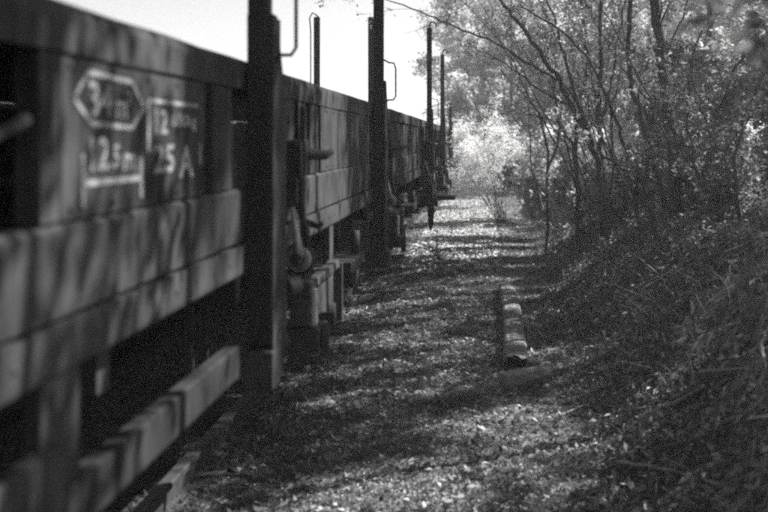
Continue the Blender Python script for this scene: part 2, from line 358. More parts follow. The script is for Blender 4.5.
def gear(w, y, fold=False):
    # the stake's locking gear hung behind it: crank, lever, eccentric, pocket, rollers
    g = MB().box(-.775, -.735, y + .62, y + .70, 1.44, 1.70).box(-.762, -.70, y + .63, y + .70, 1.56, 1.70)
    c = g.build('crank_bracket', 'iron', w, bevel=.006)
    MB().tube([(-.74, y + .68, 1.66), (-.70, y + .70, 1.645), (-.64, y + .74, 1.64), (-.615, y + .76, 1.655)], [.018, .024, .02, .012], 10).build('crank_handle', 'iron', c, smooth=True)
    MB().tube([(-.715, y + .62, 1.40), (-.718, y + .60, 1.69)], [.012, .009], 8).build('rod', 'iron', c, smooth=True)
    l = MB().tube([(-.765, y + .64, 1.51), (-.752, y + .635, 1.42), (-.735, y + .62, 1.33), (-.722, y + .615, 1.245)], [.009, .011, .014, .02], 8).build('lever', 'bare', w, smooth=True)
    MB().tube([(-.75, y + .655, 1.50), (-.735, y + .65, 1.44), (-.70, y + .645, 1.35), (-.69, y + .64, 1.24)], [.008, .01, .012, .012], 8).build('link_bar', 'iron', l, smooth=True)
    e = MB().disc((-.728, y + .64, 1.235), (.25, 1, .1), .052, .03).build('eccentric', 'bare', w, smooth=False)
    MB().disc((-.728, y + .62, 1.235), (.25, 1, .1), .026, .05).build('hub', 'iron', e)
    MB().disc((-.728, y + .655, 1.235), (.25, 1, .1), .064, .02).build('rim', 'iron', e)
    MB().disc((-.715, y + .36, 1.165), (.4, 1, 0), .038, .08).build('pin_head', 'iron', w)
    p = MB().box(-.752, -.672, y + .56, y + .70, .98, 1.15).build('pocket', 'iron', w, bevel=.006)
    MB().box(-.78, -.635, y + .54, y + .68, .885, .972).build('pocket_flange', 'iron', p, bevel=.008)
    MB().box(-.671, -.655, y + .58, y + .64, .98, 1.12).build('strap', 'bare', p, bevel=.003)
    MB().disc((-.625, y + .64, .915), (1, .15, 0), .07, .032).build('roller', 'iron', w)
    MB().disc((-.66, y + 1.06, .94), (1, .15, 0), .058, .03).build('roller', 'iron', w)
    MB().tube([(-.79, y + 1.06, .94), (-.67, y + 1.06, .94)], .018, 8).build('roller_pin', 'iron', w)
    MB().tube([(-.79, y + .65, .93), (-.64, y + .64, .915)], .02, 8).build('roller_pin', 'iron', w)
    MB().box(-.775, -.752, y + .92, y + .955, .96, 1.84).build('lever_bar', 'iron', w, bevel=.003)
    h2 = MB().tube([(-.765, y + .94, 1.36), (-.73, y + .93, 1.35), (-.69, y + .90, 1.34), (-.67, y + .86, 1.36)], [.012, .014, .014, .009], 8).build('release_handle', 'iron', w, smooth=True)
    ch = MB()
    for k in range(9):
        a_ = k / 8; c_ = Vector((-.72 + .01 * math.sin(k), y + .50 + .30 * a_, 1.30 - .62 * a_ * (1 - a_) - .10 * a_)); ax = Vector((0, .3, -.25)).normalized() * .018; sd_ = Vector((.011, 0, 0)) if k % 2 else Vector((0, .007, .008))
        ch.tube([c_ - ax + sd_, c_ - ax * 1.5, c_ - ax - sd_, c_ + ax - sd_, c_ + ax * 1.5, c_ + ax + sd_, c_ - ax + sd_], .0045, 5)
    ch = ch.build('chain', 'iron', w, smooth=True); ch['kind'] = 'stuff'
    MB().tube([(-.78, y + .30, 1.20), (-.76, y + .36, 1.02), (-.75, y + .50, .93), (-.76, y + .8, .90), (-.78, y + 1.1, .96)], .016, 8).build('air_hose', 'iron', w, smooth=True)
    for zz in (1.78, 1.60, 1.45): MB().tube([(-.80, y + .66, zz), (-.77, y + .66, zz), (-.765, y + .66, zz)], [.017, .017, .008], 6).build('bolt', 'iron', w)
    MB().box(-.80, -.776, y + .56, y + .80, 1.38, 1.86).build('gear_plate', 'sill', w, bevel=.004)
    # hinged bracket plate where the lower beam is hung
    b = MB().box(-.775, -.762, y + 1.16, y + 1.86, .80, 1.06).box(-.772, -.72, y + 1.84, y + 1.87, .79, 1.08).build('beam_bracket', 'sill', w, bevel=.004)
    MB().box(-.775, -.73, y + 1.10, y + 1.80, 1.062, 1.10, .006).build('hinge_leaf', 'sill', b, bevel=.005)
    MB().box(-.80, -.745, y + 1.02, y + 1.15, .83, 1.09).build('hinge_block', 'iron', b, bevel=.006)
    for k in range(3): MB().tube([(-.764, y + 1.3 + k * .2, .86), (-.748, y + 1.3 + k * .2, .86)], .013, 6).build('rivet', 'iron', b)
def panel(w, y0, y1, name='side_panel', zb=ZP, zt=ZR, mat='paint', x=XS - .006, ribs=True):
    p = MB().box(x - .018, x, y0, y1, zb + .003, zt - .003).build(name, mat, w, bevel=.003)
    return p
def post(w, y0, y1, z0=ZP, z1=ZR, x=XS - .004, mat='paint'):
    MB().box(x - .05, x, y0, y1, z0 + .003, z1 - .003).build('side_post', mat, w, bevel=.004)
def sill(w, y0, y1, seed=0):
    n = max(2, int((y1 - y0) / .5))
    MB().prism([(XS - .05, ZG + .006), (XS - .002, ZG + .006), (XS, ZP - .012), (XS - .012, ZP), (XS - .05, ZP)], y0, y1, n, .0018, seed=seed + 3).build('side_sill', 'sill', w)
    MB().prism([(XS - .05, ZB), (XS + .004, ZB), (XS + .006, ZB + .012), (XS + .006, ZG - .006), (XS - .05, ZG - .006)], y0, y1, n, .0015, seed=seed + 8).build('sill_lip', 'sill', w)
def underbeam(w, y0, y1, posts, seed=0):
    o = MB().prism([(XS - .045, LB), (XS - .004, LB), (XS - .002, LB + .008), (XS - .002, LT - .006), (XS - .01, LT), (XS - .045, LT)], y0, y1, max(2, int((y1 - y0) / .6)), .0015, seed=seed).build('lower_beam', 'lowpaint', w)
    for (a, b) in posts: MB().box(XS - .04, XS - .008, a, b, LT + .002, ZB - .002).build('strut', 'sill', w, bevel=.004)
def wheelset(w, y):
    ax = MB().tube([(-1.2, y, .555), (-3.35, y, .555)], .075, 12).build('axle', 'iron', w, smooth=True)
    for xc in (-1.50, -3.02):
        s_ = 1 if xc > -2 else -1
        wh = MB().tube([(xc - .07, y, .555), (xc - .065, y, .555), (xc + .065, y, .555), (xc + .07, y, .555)], [.44, .46, .46, .44], 40).build('wheel', 'iron', ax)
        MB().tube([(xc + s_ * .071, y, .555), (xc + s_ * .10, y, .555)], [.13, .11], 20).build('wheel_hub', 'iron', ax)
        MB().box(xc + s_ * .28 - .09, xc + s_ * .28 + .09, y - .13, y + .13, .43, .69).build('axle_box', 'iron', ax, bevel=.02)
        for k in range(6): MB().box(xc + s_ * .28 - .045, xc + s_ * .28 + .045, y - .6 + k * .08, y + .6 - k * .08, .70 + k * .017, .715 + k * .017).build('spring_leaf', 'iron', ax)
def wagon(y0, y1, label, bays, stakes, gears, seed):
    w = empty('goods_wagon', (0, 0, 0), label, 'railway wagon', 'open goods wagons standing on the track')
    toprail(w, y0, y1, XS, 1, seed); toprail(w, y0, y1, XF, -1, seed + 5)
    MB().box(XF + .06, XS - .06, y0 + .01, y1 - .01, 1.285, 1.33).build('deck', 'inner', w)
    # planks inside, seen dark through the slots
    for k in range(4): MB().box(XS - .125, XS - .102 + .004 * (k % 2), y0 + .02, y1 - .02, 1.332 + k * .145, 1.474 + k * .145).build('inner_board', 'inner', w)
    for k in range(4): MB().box(XF, XF + .03, y0 + .02, y1 - .02, 1.332 + k * .135, 1.465 + k * .135).build('far_board', 'paint', w)
    for ye in (y0, y1 - .05):
        for k in range(4): MB().box(XF + .13, XS - .13, ye + .005, ye + .045, 1.335 + k * .145, 1.475 + k * .145).build('end_board', 'paint', w, bevel=.003)
        sb = MB().box(XF + .1, XS - .1, ye, ye + .05, .98, 1.28).build('headstock', 'steel', w)
        sg = -1 if ye == y0 else 1
        for bxp in (-1.4, -3.1):
            bf = MB().tube([(bxp, ye + (0 if sg < 0 else .05), 1.13), (bxp, ye + .025 + sg * .38, 1.13)], .085, 16).build('buffer', 'iron', w, smooth=False)
            MB().tube([(bxp, ye + .025 + sg * .38, 1.13), (bxp, ye + .025 + sg * .42, 1.13)], [.21, .20], 24).build('buffer_head', 'iron', bf)
    for xx in (-1.35, -3.15): MB().box(xx - .04, xx + .04, y0 + .06, y1 - .06, 1.0, 1.28).build('sole_bar', 'iron', w)
    yy = y0 + 1.4
    while yy < y1 - 1:
        MB().box(XF + .1, XS - .08, yy, yy + .08, 1.12, 1.28).build('cross_bearer', 'iron', w); yy += 1.33
    for (k, a, b) in bays:
        if k == 'p': panel(w, a, b)
        elif k == 'o': post(w, a, b)
        elif k == 's': sill(w, a, b, seed)
        elif k == 'r':        # a run of slats
            yy = a; i = 0
            while yy < b - .1:
                MB().box(XS - .05 , XS - .012 - random.uniform(0, .004), yy, yy + .22, ZP + .003, ZR - .003).build('slat', 'paint', w, bevel=.004); yy += .30; i += 1
    for y in stakes: stake(w, y, h=2.46 if y > 20 else 3.27)
    for y in gears: gear(w, y)
    L = y1 - y0
    wheelset(w, y0 + 2.6 if seed != 1 else 0.2); wheelset(w, y1 - 2.9)
    return w

A0, A1 = -4.3, 14.75
wA = wagon(A0, A1, 'nearest open goods wagon with white stencilled markings and tall stakes', [
    ('s', -.2, 3.53), ('s', 4.05, 7.52), ('s', 8.02, 14.38), ('s', A0, -.46),
    ('o', 1.93, 2.02), ('p', 2.03, 3.07), ('o', 3.16, 3.39), ('p', -.2, 1.70), ('p', -4.2, -.5),
    ('o', 4.22, 4.50), ('o', 4.61, 4.77), ('o', 4.91, 5.14), ('o', 5.23, 5.38), ('p', 5.383, 5.84), ('p', 5.865, 6.33), ('p', 6.35, 6.87), ('p', 6.89, 7.42),
    ('o', 8.9, 9.3), ('r', 9.42, 14.3)], [-.46, 3.54, 7.53, 14.42], [3.54, 7.53, 13.0], 1)
underbeam(wA, -.3, 3.5, [(1.94, 2.13)], 4); underbeam(wA, 5.42, 7.5, [(5.55, 5.68), (7.36, 7.44)], 5); underbeam(wA, 9.4, 14.3, [(9.5, 9.62), (11.6, 11.7)], 6)
MB().box(XS - .03, XS + .004, .6, 2.02, .84, 1.13).build('side_plate', 'sill', wA, bevel=.006)
# end wall posts standing above the wall
for xe in (-1.565, -2.31, -3.06):
    o = MB().box(xe - .04, xe + .04, A1 - .12, A1 - .055, 1.3, 3.39).build('end_stake', 'steel', wA, bevel=.006)
    if abs(xe + 2.31) < .1: MB().tube([(xe - .085, A1 - .09, 1.9), (xe - .085, A1 - .09, 3.2), (xe - .10, A1 - .09, 3.38), (xe - .06, A1 - .09, 3.45), (xe - .01, A1 - .09, 3.42), (xe + .03, A1 - .09, 3.38)], .01, 6).build('guide_rod', 'steel', o, smooth=True)
# pipe stubs, brake rods under the floor
for (yy, x_) in ((6.25, -.76), (11.2, -.76)):
    MB().tube([(x_, yy, 1.0), (x_, yy, 1.17)], .026, 12).build('pipe_stub', 'iron', wA, smooth=True)
    MB().box(x_ - .1, x_ + .04, yy - .5, yy + .1, .98, 1.04).build('step_plate', 'iron', wA, bevel=.004)
for (yy, x_) in ((4.7, -1.3), (5.1, -1.34)):
    MB().tube([(x_, yy, .55), (x_, yy, 1.0)], .02, 8).build('brake_hanger', 'iron', wA, smooth=True)
rv = MB()
for (ya, yb) in ((-.1, 3.5), (4.1, 7.5), (8.1, 14.3)):
    y = ya
    while y < yb:
        for z in (1.31,): rv.tube([(XS, y, z), (XS + .006, y, z), (XS + .010, y, z)], [.013, .011, .005], 8)
        y += .19
for (ya, yb, z0, z1, xx) in ((2.03, 3.07, 1.565, 1.845, XS - .006), (5.383, 7.42, 1.565, 1.845, XS - .006)):
    for z in (z0, z1):
        y = ya + .04
        while y < yb: rv.tube([(xx, y, z), (xx + .005, y, z)], [.009, .005], 6); y += .24
rv = rv.build('rivets', 'sill', wA); rv['kind'] = 'stuff'
# a strap across the open slot at the left
MB().tube([(-.83, 1.60, 1.66), (-.80, 1.86, 1.735)], .012, 8).build('door_hook', 'sill', wA, smooth=True)

# stencilled markings on the text panel
def stencil(name, items, lines):
    mb = MB(); x = XS - .0035
    for (txt, y, z, hgt, wdt) in items:
        cu = bpy.data.curves.new('t', 'FONT'); cu.body = txt; cu.size = 1.0; cu.resolution_u = 3; cu.offset = 0.022
        ob = bpy.data.objects.new('t', cu); S.collection.objects.link(ob)
        dg = bpy.context.evaluated_depsgraph_get(); dg.update()
        tm = ob.evaluated_get(dg).to_mesh(); vs_ = [v.co.copy() for v in tm.vertices]; fs_ = [tuple(p.vertices) for p in tm.polygons]
        x0 = min(v.x for v in vs_); x1 = max(v.x for v in vs_); y0 = min(v.y for v in vs_); y1 = max(v.y for v in vs_)
        mb.add([(x, y + (v.x - x0) / (x1 - x0) * wdt, z + (v.y - y0) / (y1 - y0) * hgt) for v in vs_], fs_)
        ob.evaluated_get(dg).to_mesh_clear(); bpy.data.objects.remove(ob); bpy.data.curves.remove(cu)
    for (ya, za, yb, zb, t) in lines:
        d = Vector((0, yb - ya, zb - za)); n = Vector((0, -d.z, d.y)).normalized() * t / 2
        a = Vector((x, ya, za)); b = Vector((x, yb, zb)); mb.add([a - n, b - n, b + n, a + n], [(0, 1, 2, 3)])
    return mb.build(name, 'white', wA)
hx = [(2.086, 1.783), (2.165, 1.838), (2.43, 1.832), (2.514, 1.777), (2.43, 1.728), (2.18, 1.734)]
stencil('load_marking', [('34', 2.165, 1.748, .073, .135), ('m', 2.325, 1.748, .038, .07), ('2', 2.40, 1.782, .026, .025)], [(hx[i][0], hx[i][1], hx[(i + 1) % 6][0], hx[(i + 1) % 6][1], .011) for i in range(6)])
stencil('length_marking', [('12', 2.175, 1.637, .070, .105), (',5', 2.29, 1.63, .06, .055), ('m', 2.37, 1.632, .038, .085)], [(2.14, 1.612, 2.49, 1.612, .013), (2.135, 1.565, 2.135, 1.672, .016), (2.495, 1.565, 2.495, 1.662, .018)])
stencil('tare_marking', [('12', 2.60, 1.715, .062, .10), ('600kg', 2.735, 1.725, .045, .235)], [(2.545, 1.795, 2.99, 1.795, .010), (2.55, 1.672, 2.55, 1.79, .018)])
stencil('brake_marking', [('25', 2.59, 1.618, .072, .17), ('A', 2.80, 1.60, .085, .14)], [(3.01, 1.63, 3.01, 1.69, .02)])

B0, B1 = 15.85, 27.4
wB = wagon(B0, B1, 'farther open goods wagon behind the hooked stakes at the path bend', [
    ('s', B0, 18.8), ('s', 19.3, 23.1), ('s', 23.6, B1), ('r', B0 + .1, 18.7), ('r', 19.5, 23.0), ('r', 23.8, B1 - .1)], [18.86, 23.2], [16.6, 18.86, 23.2, 26.8], 2)
underbeam(wB, B0 + .2, 18.8, [(16.2, 16.3)], 7); underbeam(wB, 19.6, 23.1, [(19.8, 19.9)], 8); underbeam(wB, 24, 28.2, [(24.2, 24.3)], 9)
# hanging pointed shoe at the first wagon's corner stake and long step board
MB().tube([(-.735, 14.5, 1.0), (-.735, 14.5, .75), (-.735, 14.5, .55), (-.735, 14.5, .47)], [.045, .05, .035, .01], 12).build('hanging_shoe', 'steel', wA, smooth=True)
MB().box(-.80, -.45, 15.95, 16.5, .80, .86).build('step_board', 'iron', wB, bevel=.006)
MB().box(-.95, -.80, 14.2, 15.6, .80, 1.02).build('end_step', 'iron', wA, bevel=.006)

# ------------------------------------------------------------------ timbers, stones, dead branches on the path
g0 = gz(.2, 8)
t_ = empty('timber_beam', at(513, 370, 7.85) * 1.0, 'long weathered timber lying along the path with a dark broken end', 'timber')
a = Vector((at(515, 362, 7.9).x, 7.75, 0)); b = Vector((at(507, 290, 12.0).x, 12.0, 0))
t_.location = (a.x, a.y, gz(a.x, a.y) - .035); t_.scale = (1, 1, .85)
dirv = (b - a); L = dirv.length; t_.rotation_euler.z = math.atan2(-dirv.x, dirv.y)
rr = random.Random(5); mb = MB(); vs_ = []; n = 12; seg = 22
n = 34; base = []
for i in range(n):
    a_ = 2 * math.pi * i / n; c_, s_ = math.cos(a_), math.sin(a_); q = (abs(c_) ** 4.2 + abs(s_) ** 4.2) ** (-1 / 4.2) * rr.uniform(.93, 1.03)
    base.append((-c_ * .094 * q, .075 + s_ * .098 * q))
for k in range(seg + 1):
    u = k / seg; tw = .04 * math.sin(u * 5); sc_ = 1 - .10 * u
    for i, (p, q) in enumerate(base):
        e_ = rr.uniform(-.06, .05) if k in (0, seg) else 0
        vs_.append((p * sc_ + .02 * math.sin(u * 3.5) + tw * (q - .07) + rr.uniform(-.0012, .0012), L * u + e_, q * sc_ - .012 * math.sin(u * 7) + rr.uniform(-.0012, .0012)))
fs_ = [(k * n + i, (k + 1) * n + i, (k + 1) * n + (i + 1) % n, k * n + (i + 1) % n) for k in range(seg) for i in range(n)] + [tuple(seg * n + i for i in range(n))[::-1]]
mb.add(vs_, fs_).build('timber', 'timber', t_)
mb = MB(); c = [Vector(v) for v in vs_[:n]]; cen = Vector((0, .05, .07))
ring = [cen + (p - cen) * .6 + Vector((0, rr.uniform(.01, .12), 0)) for p in c]
mb.add(c + ring + [cen + Vector((0, .12, 0))], [(i, n + i, n + (i + 1) % n, (i + 1) % n)[::-1] for i in range(n)] + [(n + i, 2 * n, n + (i + 1) % n)[::-1] for i in range(n)])
mb.build('broken_end', 'endgrain', t_)  # shade of the near end painted into its dark tone
def slab(name, pos, rz, l, w_, h_, label, cat, mat, seed, tilt=0):
    rr = random.Random(seed); m = MB(); n = 10; seg = 8; vs_ = []
    for k in range(seg + 1):
        u = k / seg; e = 1 - .22 * abs(2 * u - 1) ** 3
        for i in range(n):
            a_ = 2 * math.pi * i / n
            vs_.append(((u - .5) * l + rr.uniform(-.02, .02) + .03 * math.sin(a_) * (u > .9), math.cos(a_) * w_ / 2 * e * (1 + rr.uniform(-.12, .12)), h_ * (.42 + .5 * max(-.7, min(.8, math.sin(a_) + rr.uniform(-.12, .12)))) * (1.1 - .3 * u)))
    m.add(vs_, [(k * n + i, k * n + (i + 1) % n, (k + 1) * n + (i + 1) % n, (k + 1) * n + i) for k in range(seg) for i in range(n)] + [tuple(range(n))[::-1], tuple(seg * n + i for i in range(n))])
    o = m.build(name, mat, smooth=False); o.location = pos; o.rotation_euler = (0, tilt, rz); return tag(o, label, cat)
p = at(527, 380, 7.3); slab('wood_slab', (p.x, 7.3, gz(p.x, 7.3) + .0), R(25), 0.34, .17, .16, 'short rounded wood slab lying across the broken end of the timber', 'wood slab', 'chunk', 3, R(-11))
p = at(536, 364, 7.95); slab('wood_chunk', (p.x, 7.95, gz(p.x, 7.95)), R(-10), .15, .10, .05, 'small flat wood chunk tucked beside the timber', 'wood chunk', 'timber', 9)
def rock(pos, s_, label, seed):
    bm = bmesh.new(); bmesh.ops.create_icosphere(bm, subdivisions=2, radius=1); rr = random.Random(seed)
    for v in bm.verts: v.co = Vector((v.co.x * s_[0], v.co.y * s_[1], v.co.z * s_[2])) * (1 + rr.uniform(-.13, .13))
    me = bpy.data.meshes.new('stone'); bm.to_mesh(me); bm.free(); me.materials.append(M['stone'])
    o = link(bpy.data.objects.new('stone', me)); o.location = pos; o.rotation_euler = (rr.random() * .4, rr.random() * .4, rr.random() * 6); tag(o, label, 'stone', 'loose stones by the wagon')
def drop(px, py):             # ground distance at a picture position on the flat path
    return H * F / (py - VY)
for i, (px, py, s_, lab) in enumerate([(327, 405, .06, 'pale rounded stone on the path edge, largest of the stones by the near stake'), (306, 366, .045, 'small pale stone below the rollers of the wagon'),
        (440, 238, .07, 'pale flat stone on the path beside the hanging shoe'), (268, 470, .035, 'small stone on the lit patch beside the near rail'), (398, 312, .03, 'little stone in the shaded middle of the path')]):
    Y = drop(px, py); p = at(px, py, Y); rock((p.x, Y, gz(p.x, Y) + s_ * .2), (s_, s_ * .8, s_ * .55), lab, 20 + i)
def deadbranch(pts, r, label, mat='twig', forks=2, seed=0, lift=.02, air=False):
    rr = random.Random(seed); m = MB(); P = []
    for (x, y, dz) in pts: P.append(Vector((x, y, gz(x, y) + lift + dz)))
    Q = smooth_path(P, 5); n = len(Q)
    m.tube([q + Vector((rr.uniform(-1, 1), rr.uniform(-1, 1), rr.uniform(-.3, .6))) * r * .7 for q in Q], [r * (1 - .75 * i / n) for i in range(n)], 6)
    for k in range(forks):
        i = int(n * (.3 + .5 * rr.random())); d = (Q[min(i + 1, n - 1)] - Q[i]).normalized()
        d2 = (d + Vector((rr.uniform(-1, 1), rr.uniform(-1, 1), rr.uniform(0, .4)))).normalized(); l = (Q[-1] - Q[0]).length * rr.uniform(.15, .35)
        m.tube([Q[i], Q[i] + d2 * l * .5 + Vector((0, 0, .01)), Q[i] + d2 * l], [r * .5, r * .35, r * .15], 5)
    return tag(m.build('dead_branch', mat, smooth=True), label, 'dead branch', 'dead branches on the path and bank')
def smooth_path(P, k):
    P = [P[0]] + list(P) + [P[-1]]; out = []
    for i in range(1, len(P) - 2):
        for j in range(k):
            t = j / k; a, b, c, d = P[i - 1], P[i], P[i + 1], P[i + 2]
            out.append(.5 * ((2 * b) + (c - a) * t + (2 * a - 5 * b + 4 * c - d) * t * t + (3 * b - a - 3 * c + d) * t ** 3))
    out.append(P[-2]); return out
def onpath(px, py):
    # meet the ground along the line of sight
    for k in range(1, 4000):
        Y = k * .02
        q = at(px, py, Y)
        if Y > 1.5 and q.z <= gz(q.x, Y): return (q.x, Y, 0)
    q = at(px, py, 30); return (q.x, 30, 0)
def seg2(a, b, c=None): return [onpath(*a), onpath(*b)] if c is None else [onpath(*a), onpath(*b), onpath(*c)]
deadbranch(seg2((437, 400), (446, 410), (457, 424)), .014, 'dark bent stick on the lit patch of the path', 'darktwig', 1, 1)
deadbranch(seg2((398, 256), (420, 264), (452, 268)), .02, 'thin stick reaching out from under the wagon toward the path', 'darktwig', 2, 2)
deadbranch(seg2((428, 243), (434, 252), (440, 260)), .03, 'short thick stick lying on the far lit part of the path', 'darktwig', 2, 3)
deadbranch(seg2((640, 428), (690, 404), (742, 372)), .013, 'long pale bare stick lying up the bank', 'twig', 1, 4, .05)
deadbranch(seg2((700, 386), (735, 385), (757, 383)), .012, 'short pale broken stick above the long one on the bank', 'twig', 0, 5, .06)
deadbranch(seg2((655, 462), (700, 452), (760, 430)), .015, 'dark stick low in the bank corner', 'darktwig', 1, 6, .05)
deadbranch(seg2((560, 250), (570, 236), (583, 225)), .02, 'slanting dark stick at the foot of the bushy slope', 'darktwig', 1, 7, .08)
deadbranch(seg2((675, 305), (665, 290), (658, 262)), .010, 'upright pale forked twig in the slope', 'twig', 2, 8, .04)
deadbranch(seg2((610, 470), (660, 478), (730, 500)), .012, 'pale crooked stick low on the slope under the long bare one', 'twig', 2, 21, .04)
deadbranch(seg2((585, 360), (622, 345), (660, 350)), .010, 'pale thin stick lying level in the middle of the slope', 'twig', 2, 22, .05)
deadbranch(seg2((640, 300), (690, 268), (720, 262)), .012, 'pale stick climbing to the crest under the dark sapling', 'twig', 2, 23, .06)
deadbranch(seg2((690, 340), (700, 300), (735, 285)), .014, 'dark bowed stem standing out of the slope', 'darktwig', 3, 24, .14)
deadbranch(seg2((560, 420), (590, 408), (625, 412)), .009, 'little pale stick at the slope foot beyond the wood slab', 'twig', 1, 25, .02)
deadbranch(seg2((762, 392), (762, 370), (768, 352)), .012, 'curved pale stem at the picture edge of the bank', 'twig', 1, 9, .12)
deadbranch(seg2((230, 474), (300, 492), (345, 488)), .02, 'dark curved branch on the ground near the rail', 'darktwig', 2, 12, .01)
deadbranch(seg2((548, 300), (585, 312), (640, 330)), .014, 'faint thin twig crossing the slope foot', 'darktwig', 2, 13, .02)
deadbranch(seg2((470, 250), (490, 247), (500, 244)), .02, 'small crooked stick on the sunny far path', 'darktwig', 1, 14, .02)

# ------------------------------------------------------------------ trees
def grow(rr, p, d, L, r, lvl, tubes, tips, bend=.25, up=.15, nseg=None, side=None):
    nseg = nseg or max(3, int(5 + L)); P = [p.copy()]; q = p.copy(); d = d.normalized(); step = L / nseg
    for k in range(nseg):
        d = (d + Vector((rr.gauss(0, bend), rr.gauss(0, bend), rr.gauss(0, bend) + up)) * (.45)).normalized()
        q = q + d * step; P.append(q.copy())
    tubes.append((P, [max(.0022, r * (1 - .8 * i / nseg)) for i in range(nseg + 1)]))
    return P
def twigs(rr, P, r, n, L, tubes, tips, lo=.3, depth=1, up=.1, pull=None):
    for k in range(n):
        u = lo + (1 - lo) * (k + rr.random()) / n; i = min(len(P) - 2, int(u * (len(P) - 1))); f = u * (len(P) - 1) - i
        s_ = P[i].lerp(P[i + 1], f); ax = (P[i + 1] - P[i]).normalized()
        d = ax * .7 + Vector((rr.gauss(0, 1), rr.gauss(0, 1), rr.gauss(0, .6))).normalized() * .9
        if pull: d += pull
        l = L * rr.uniform(.55, 1.2) * (1 - .45 * u)
        Q = grow(rr, s_, d, l, max(.003, r * (.42 if depth > 0 else .5) * (1 - .5 * u)), 1, tubes, tips, .3, up, 4 if depth == 0 else 5)
        if depth > 0: twigs(rr, Q, r * .35, 5, l * .5, tubes, tips, .2, depth - 1, up * .6, pull)
        else: tips.append(Q)
def finish(root, tubes, tips, nleaf, size, mat, seed, wid=.5, spread=.09, bark='bark', droop=.1, clump=.6):
    m = MB()
    for (P, Rr) in tubes:
        big = Rr[0] > .02; m.tube(P, Rr, 8 if big else (5 if Rr[0] > .008 else 3), cap=False)
    m.build('trunk', bark, root, smooth=True)
    rg = np.random.default_rng(seed)
    if len(tips) > 12:      # leaves sit in clumps: whole neighbouring twigs are bare
        q = len(tips) // 5; keep = []
        for k in range(0, len(tips), 5):
            if rg.random() < clump: keep += tips[k:k + 5]
        tips = keep or tips
    if tips and nleaf:
        A = np.array([[list(q) for q in (Q[:5] if len(Q) >= 5 else Q + [Q[-1]] * (5 - len(Q)))] for Q in tips])
        ti = rg.integers(0, len(A), nleaf); u = rg.uniform(.1, 1, nleaf) * 3.999; i = u.astype(int); f = (u - i)[:, None]
        P = A[ti, i] * (1 - f) + A[ti, np.minimum(i + 1, 4)] * f + rg.normal(size=(nleaf, 3)) * spread * .5
        me = np_mesh('crown', leaf_quads(P, size, rg, .4, wid, droop), 4, mat)
        link(bpy.data.objects.new('crown', me), root)
def tree(x, y, h, label, seed, lean=(0, 0), r=.06, nb=9, nleaf=5000, size=.055, mat='leaf', name='slender_tree', group='trees on the bank', blen=None, lo=.3, cat='tree', stems=1, spread=.1, up=.12, wid=.5, clump=.6):
    rr = random.Random(seed); root = empty(name, (x, y, gz(x, y) - .05), label, cat, group); tubes = []; tips = []
    for s_ in range(stems):
        d = Vector((lean[0] + (rr.gauss(0, .25) if stems > 1 else 0), lean[1] + (rr.gauss(0, .25) if stems > 1 else 0), 1))
        P = grow(rr, Vector((rr.gauss(0, .06) * (stems > 1), rr.gauss(0, .06) * (stems > 1), 0)), d, h * (1 if s_ == 0 else rr.uniform(.6, 1)), r * (1 if s_ == 0 else .7), 0, tubes, tips, .10, .06, 12)
        twigs(rr, P, r * .7, max(3, nb // (1 if s_ == 0 else 2)), blen or h * .33, tubes, tips, lo, 1, up)
    finish(root, tubes, tips, nleaf, size, mat, seed, wid, spread, clump=clump)
    return root
def copytree(root, x, y, rz, sc, label):
    c = root.copy(); link(c); c['label'] = label; c.location = (x, y, gz(x, y) - .05); c.rotation_euler.z = rz; c.scale = (sc,) * 3
    for ch in root.children: d = ch.copy(); link(d, c)
    return c
def fan(rr, stems, n):        # extra thin stems rising from the same foot
    out = []; (x0, y0) = stems[0][0][0][:2]
    for k in range(n):
        dx = rr.uniform(-150, 45); X = x0 + rr.uniform(-14, 14); dy = rr.uniform(0, 1.5)
        out.append(([(X, y0 - 5, dy), (X + dx * .22 + rr.uniform(-6, 6), y0 - 55, dy), (X + dx * .5 + rr.uniform(-8, 8), y0 - 112, dy), (X + dx * .8 + rr.uniform(-10, 10), y0 - 165, dy * 1.3), (X + dx * 1.15, y0 - 225, dy * 1.5)], rr.uniform(.010, .018), .004))
    return out
def waytree(Y, stems, label, seed, nleaf, size=.05, mat='leaf', tw=7, tl=.9, spread=.08, pull=None, lo=.25, group='trees on the bank', name='slender_tree', cat='tree', depth=1, wid=.5, extra=0):
    # stems given as picture positions at distances near Y; the first point of the first stem is the foot
    rr = random.Random(seed); p0 = stems[0][0][0]; yb = Y + stems[0][0][0][2] if len(p0) > 2 else Y
    b = at(p0[0], p0[1], Y); root = empty(name, (b.x, Y, gz(b.x, Y) - .05), label, cat, group); o0 = root.location.copy(); tubes = []; tips = []
    for (pts, r0, r1) in stems + fan(rr, stems, extra):
        P = [at(p[0], p[1], Y + (p[2] if len(p) > 2 else 0)) - o0 for p in pts]
        if pts is stems[0][0]: P[0] = Vector((0, 0, 0))
        Q = smooth_path(P, 5); n = len(Q)
        Q = [q + Vector((rr.gauss(0, .012), rr.gauss(0, .02), rr.gauss(0, .008))) for q in Q]
        tubes.append((Q, [r0 + (r1 - r0) * i / (n - 1) for i in range(n)]))
        twigs(rr, Q, (r0 + r1) * .45, tw, tl, tubes, tips, lo, depth, .08, pull)
    finish(root, tubes, tips, nleaf, size, mat, seed, wid, spread)
    return root
LP = Vector((-.25, 0, .1))
waytree(11.3, [([(676, 228), (673, 150), (666, 100), (662, 55), (654, 0), (648, -60), (640, -160)], .07, .04)], 'straight thick trunk standing tallest on the bank, right of the forked trees', 1, 1500, tw=10, lo=.4)
waytree(11.8, [([(668, 200), (655, 160), (643, 120), (632, 80), (628, 40), (632, 0), (640, -80)], .036, .022)], 'thinner trunk bending left beside the thickest straight trunk', 2, 1200, tw=9, lo=.35)
